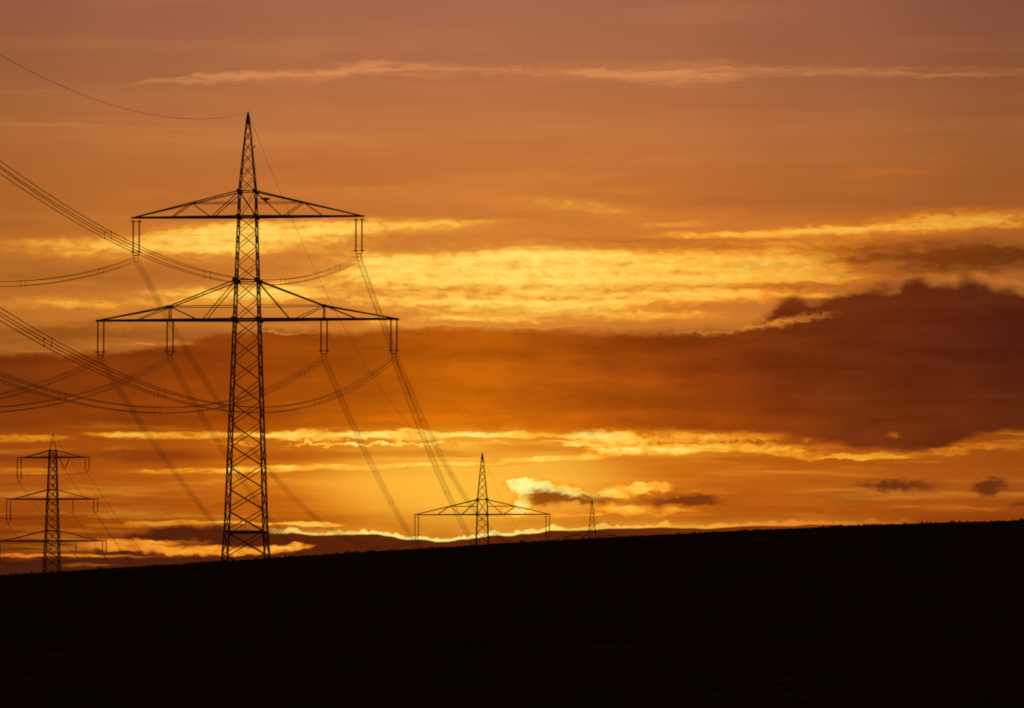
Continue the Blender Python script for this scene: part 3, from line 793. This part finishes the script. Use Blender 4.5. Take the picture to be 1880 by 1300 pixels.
# ------------------------------------------------------------------ the second line's pylon at the left, three crossarms
ZE = FPX / 9.8
apexE = unproject(97.3, 797, ZE)
phiE = math.radians(3.6)
baseE = float(ground_z(apexE.x, apexE.y)) - .1
APE = apexE.z - baseE
def width_e(z): return float(np.interp(APE - z, [3.05, 25.73, 60], [1.24, 2.86, 5.2]))
pylonE = link("lattice_pylon", None)
pylonE.location = (apexE.x, apexE.y, baseE); pylonE.rotation_euler = (0, 0, -phiE)
tag(pylonE, "narrow lattice pylon with three stacked crossarms at the far left", "pylon")
for sx in (-1, 1):
    for sy in (-1, 1):
        v, f = sweep([corner(sx, sy, z, width_e) for z in (APE - 2.95, APE - 12, APE - 25, 0)], [.085, .1, .115, .13], 4)
        link("leg", mesh_from("leg", v, f, STEEL_OLD), pylonE)
    v, f = sweep([(sx * .62, 0, APE - 3.05), (sx * .36, 0, APE - 1.63), (sx * .05, 0, APE)], [.07, .065, .06], 4)
    link("peak_leg", mesh_from("peak_leg", v, f, STEEL_OLD), pylonE)
bar("peak_bar", (-.36, 0, APE - 1.63), (.36, 0, APE - 1.63), .13, pylonE, STEEL_OLD)
plate(pylonE, (0, 0, APE - .12), .22, .16, .42, STEEL_OLD, "peak_plate")
ds = [3.05, 4.37, 5.9, 7.4, 8.9, 10.47, 12.2, 13.7, 15.2, 16.65, 18.1, 20.03, 21.6, 23.2, 24.9, 26.6, 28.5]
while ds[-1] + 2.2 < APE: ds.append(ds[-1] + 2.2)
lattice(pylonE, [APE - d for d in ds], width_e, lambda z: .10, STEEL_OLD)
ladder_v, ladder_f = sweep([(.10, width_e(APE - 4.4) * .48, APE - 4.4), (-.28, width_e(APE - 26) * .48, APE - 26), (-.4, width_e(2) * .48, 2)], .05, 4)
link("climbing_rail", mesh_from("climbing_rail", ladder_v, ladder_f, STEEL_OLD), pylonE)
plate(pylonE, (-.15, -1.28, APE - 21.65), .28, .03, .52, PLATE, "number_plate")

def arm_e(side, zb, zt, L, stay):
    hb, ht = width_e(zb) / 2, width_e(zt) / 2
    def half(x): return hb * .8 + (.06 - hb * .8) * max(0, (x - hb)) / (L - hb)
    pts = [Vector((side * hb * .9, -hb, zb)), Vector((side * stay, -half(stay), zb)), Vector((side * L, 0, zb)), Vector((side * stay, half(stay), zb)), Vector((side * hb * .9, hb, zb))]
    v, f = sweep(pts, [.19, .17, .11, .17, .19], 4)
    a = link("crossarm", mesh_from("crossarm", v, f, STEEL_OLD), pylonE)
    for sy in (-1, 1):
        bar("stay", corner(side, sy, zt, width_e), (side * stay, sy * half(stay), zb + .06), .12, a, STEEL_OLD)
    n = 6
    for i in range(n):
        x0 = hb + (stay - hb) * i / n; x1 = hb + (stay - hb) * (i + 1) / n; s = 1 if i % 2 else -1
        bar("plan_brace", (side * x0, s * half(x0), zb), (side * x1, -s * half(x1), zb), .07, a, STEEL_OLD)
    return a
LEV = [(APE - 4.37, APE - 3.05, 6.75, 6.85, 5.1, 5.4), (APE - 12.2, APE - 10.47, 8.75, 8.7, 7.4, 7.1), (APE - 20.03, APE - 18.1, 10.75, 10.25, 9.1, 8.8)]
for zb, zt, Ll, Lr, sl, sr in LEV:
    arm_e(-1, zb, zt, Ll, sl); arm_e(1, zb, zt, Lr, sr)
    for z, s in ((zb, .17), (zt, .16)):
        for c0, c1 in FACES: bar("horizontal_strut", corner(*c0, z, width_e), corner(*c1, z, width_e), s, pylonE, STEEL_OLD)
    for sx in (-1, 1):
        for sy in (-1, 1):
            p = corner(sx, sy, zb, width_e); plate(pylonE, (p.x, p.y + sy * .07, zb), .34, .03, .34, STEEL_OLD)

STR_LONG = string_mesh(3.75, .07, .115, .13)
STR_SHORT = string_mesh(2.1, .07, .115, .13)
RING_E = ring_mesh(.24, .035)
def rod(root, a, b, r=.03, name="shackle"):
    v, f = sweep([a, b], r, 4); link(name, mesh_from(name, v, f, FITTING), root)
def old_insulator(kind, x, zb, zc, label):
    """x, zc: where the conductor is clamped; zb: the arm's underside"""
    root = link("insulator_set", None)
    tag(root, label, "insulator", "insulators of the three-armed pylon")
    h = zb - zc
    if kind in ("long", "short"):
        m, L = (STR_LONG, 3.75) if kind == "long" else (STR_SHORT, 2.1)
        for sx in (-.37, .37):
            rod(root, (sx, 0, h + .05), (sx, 0, h - .12))
            link("insulator_string", m, root).location = (sx, 0, h - .08)
            z0 = h - .08 - L
            if kind == "long": link("arcing_ring", RING_E, root).location = (sx, 0, z0 + .12)
            rod(root, (sx, 0, z0), (sx * .25, 0, .28), .045)
        rod(root, (-.3, 0, .34), (.3, 0, .34), .055, "yoke_plate")
        rod(root, (0, 0, .32), (0, 0, 0))
    elif kind == "vee":
        for sx in (-.95, .95):
            s = link("insulator_string", STR_SHORT, root); s.location = (sx, 0, h)
            d = Vector((-sx * .93, 0, -(h - .2))); s.rotation_euler = Vector((0, 0, -1)).rotation_difference(d).to_euler()
            s.scale = (1, 1, d.length / 2.1)
        rod(root, (0, 0, .22), (0, 0, 0), .05)
    else:
        rod(root, (0, 0, h + .05), (0, 0, h - .12))
        link("insulator_string", STR_SHORT, root).location = (0, 0, h - .08)
        rod(root, (0, 0, h - .08 - 2.1), (0, 0, 0), .04)
    c = link("suspension_clamp", CLAMP, root)
    place(root, pylonE, x, zc)
    return root
EATT = {  # conductor positions on the left pylon: x, depth under the apex
    "tl": (-6.33, 9.25), "ml": (-8.27, 17.08), "ll": (-10.2, 24.9), "v": (2.24, 6.71), "tr": (6.48, 7.32),
    "mi": (3.86, 14.85), "mr": (8.16, 15.05), "li": (4.49, 22.65), "lr": (9.85, 22.85)}
for k, kind, lev, lab in (("tl", "long", 0, "long double insulator strings under the left end of the three-armed pylon's top arm"),
                          ("ml", "long", 1, "long double insulator strings under the left end of the three-armed pylon's middle arm"),
                          ("ll", "long", 2, "insulator strings at the left edge under the three-armed pylon's lowest arm"),
                          ("v", "vee", 0, "V-shaped pair of insulators under the three-armed pylon's top arm"),
                          ("tr", "short", 0, "short double insulator strings at the right end of the three-armed pylon's top arm"),
                          ("mi", "single", 1, "single short insulator under the right half of the three-armed pylon's middle arm"),
                          ("mr", "short", 1, "short double insulator strings at the right end of the three-armed pylon's middle arm"),
                          ("li", "single", 2, "single short insulator under the right half of the three-armed pylon's lowest arm"),
                          ("lr", "short", 2, "short double insulator strings at the right end of the three-armed pylon's lowest arm")):
    x, d = EATT[k]
    old_insulator(kind, x, LEV[lev][0] - .1, APE - d, lab)
fE = frame(apexE, phiE)
aL, aR = math.radians(6.4), math.radians(1.2)
fE0 = frame(apexE - Vector((math.sin(aL) * 328, math.cos(aL) * 328, -3.8)), aL)
fE1 = frame(apexE + Vector((math.sin(aR) * 323, math.cos(aR) * 323, -27.7)), aR)
NAMES = {"tl": "top left", "ml": "middle left", "ll": "lowest left", "v": "V-shaped top", "tr": "top right", "mi": "middle inner right", "mr": "middle outer right", "li": "lowest inner right", "lr": "lowest outer right"}
GS = "single conductors of the second line"
for k, (x, d) in EATT.items():
    a = Vector((x, 0, -d))
    single("conductor", fE @ a, fE0 @ a, 7.4, .030, "single wire from the three-armed pylon's %s insulator out to the left edge" % NAMES[k], "power line", GS)
    single("conductor", fE @ a, fE1 @ a, 2.4, .030, "single wire slanting down right from the three-armed pylon's %s insulator" % NAMES[k], "power line", GS)
single("earth_wire", apexE, fE0 @ Vector((0, 0, 0)), 7.0, .02, "faint wire from the three-armed pylon's peak to the left edge", "earth wire", GE)
single("earth_wire", apexE, fE1 @ Vector((0, 0, 0)), 2.2, .02, "faint wire slanting down right from the three-armed pylon's peak", "earth wire", GE)

# ------------------------------------------------------------------ birds
def ellipsoid(c, r, rot=None, n=12, m=8):
    v, f = [], []
    for i in range(m + 1):
        th = math.pi * i / m
        for k in range(n):
            a = 2 * math.pi * k / n
            p = Vector((r[0] * math.sin(th) * math.cos(a), r[1] * math.sin(th) * math.sin(a), r[2] * math.cos(th)))
            if rot: p = rot @ p
            v.append(p + Vector(c))
    for i in range(m):
        for k in range(n): f.append((i * n + k, i * n + (k + 1) % n, (i + 1) * n + (k + 1) % n, (i + 1) * n + k))
    return v, f
def join(parts):
    V_, F_ = [], []
    for v, f in parts:
        o = len(V_); V_ += list(v); F_ += [tuple(i + o for i in q) for q in f]
    return V_, F_
def wing(side, span, chord, rise):
    """a bird's wing with arm and hand sections; x is the span, y forward"""
    st_ = [(0, .05, -.6, 0), (.25, .10, -.62, .05), (.48, .06, -.58, .075), (.75, -.10, -.55, .08), (1.0, -.42, -.52, .09)]
    v, f = [], []
    for t, lead, trail, z in st_:
        x = side * span * t; le = lead * chord; te = trail * chord * (1 - .15 * t); th = .034 * (1 - t) + .014; zz = z * rise * span * 4
        mid_ = (le + te) / 2
        v += [(x, le, zz), (x, mid_, zz + th), (x, te, zz), (x, mid_, zz - th)]
    for i in range(len(st_) - 1):
        for k in range(4): f.append((i * 4 + k, i * 4 + (k + 1) % 4, (i + 1) * 4 + (k + 1) % 4, (i + 1) * 4 + k))
    f.append((0, 1, 2, 3)); n = len(v); f.append((n - 4, n - 3, n - 2, n - 1))
    return v, f
def bird(parts, voxel):
    v, f = join(parts)
    me = mesh_from("bird", v, f, FEATHER, True)
    bm = bmesh.new(); bm.from_mesh(me); bmesh.ops.recalc_face_normals(bm, faces=bm.faces); bm.to_mesh(me); bm.free()
    o = link("bird", me)
    r = o.modifiers.new("one_skin", 'REMESH'); r.mode = 'VOXEL'; r.voxel_size = voxel; r.use_smooth_shade = True
    return o
fly = bird([ellipsoid((0, 0, 0), (.10, .24, .10)), ellipsoid((0, .23, .02), (.06, .09, .06)), ellipsoid((0, .29, .008), (.015, .05, .015)),
            ellipsoid((0, -.27, .0), (.075, .15, .014)), wing(-1, .62, .56, .2), wing(1, .58, .56, .2)], .012)
fly.location = unproject(488, 367.5, ZA - 3.0)
fly.rotation_euler = (math.radians(-38), math.radians(2), math.radians(-20))
tag(fly, "dark bird gliding with spread wings just right of the nearest pylon's top crossarm joint", "bird")
sit = bird([ellipsoid((0, 0, .13), (.055, .06, .10), Matrix.Rotation(.5, 3, 'X')), ellipsoid((.0, .045, .235), (.04, .045, .04)), ellipsoid((0, .10, .235), (.012, .03, .012)),
            ellipsoid((0, -.09, .02), (.028, .02, .09), Matrix.Rotation(-.55, 3, 'X')), sweep([(.02, 0, .06), (.02, .01, -.01)], .012, 6), sweep([(-.02, 0, .06), (-.02, .01, -.01)], .012, 6)], .008)
zs_ = lv(270)
zs_ = 3.0 + round((zs_ - 3.0) / .30) * .30
pc = corner(1, 1, zs_)
place(sit, pylonA, pc.x + .19, zs_ + .022, pc.y)
sit.rotation_euler = (0, 0, math.radians(-75))
tag(sit, "small bird perched on a climbing bolt beside the nearest pylon's upper mast", "bird")
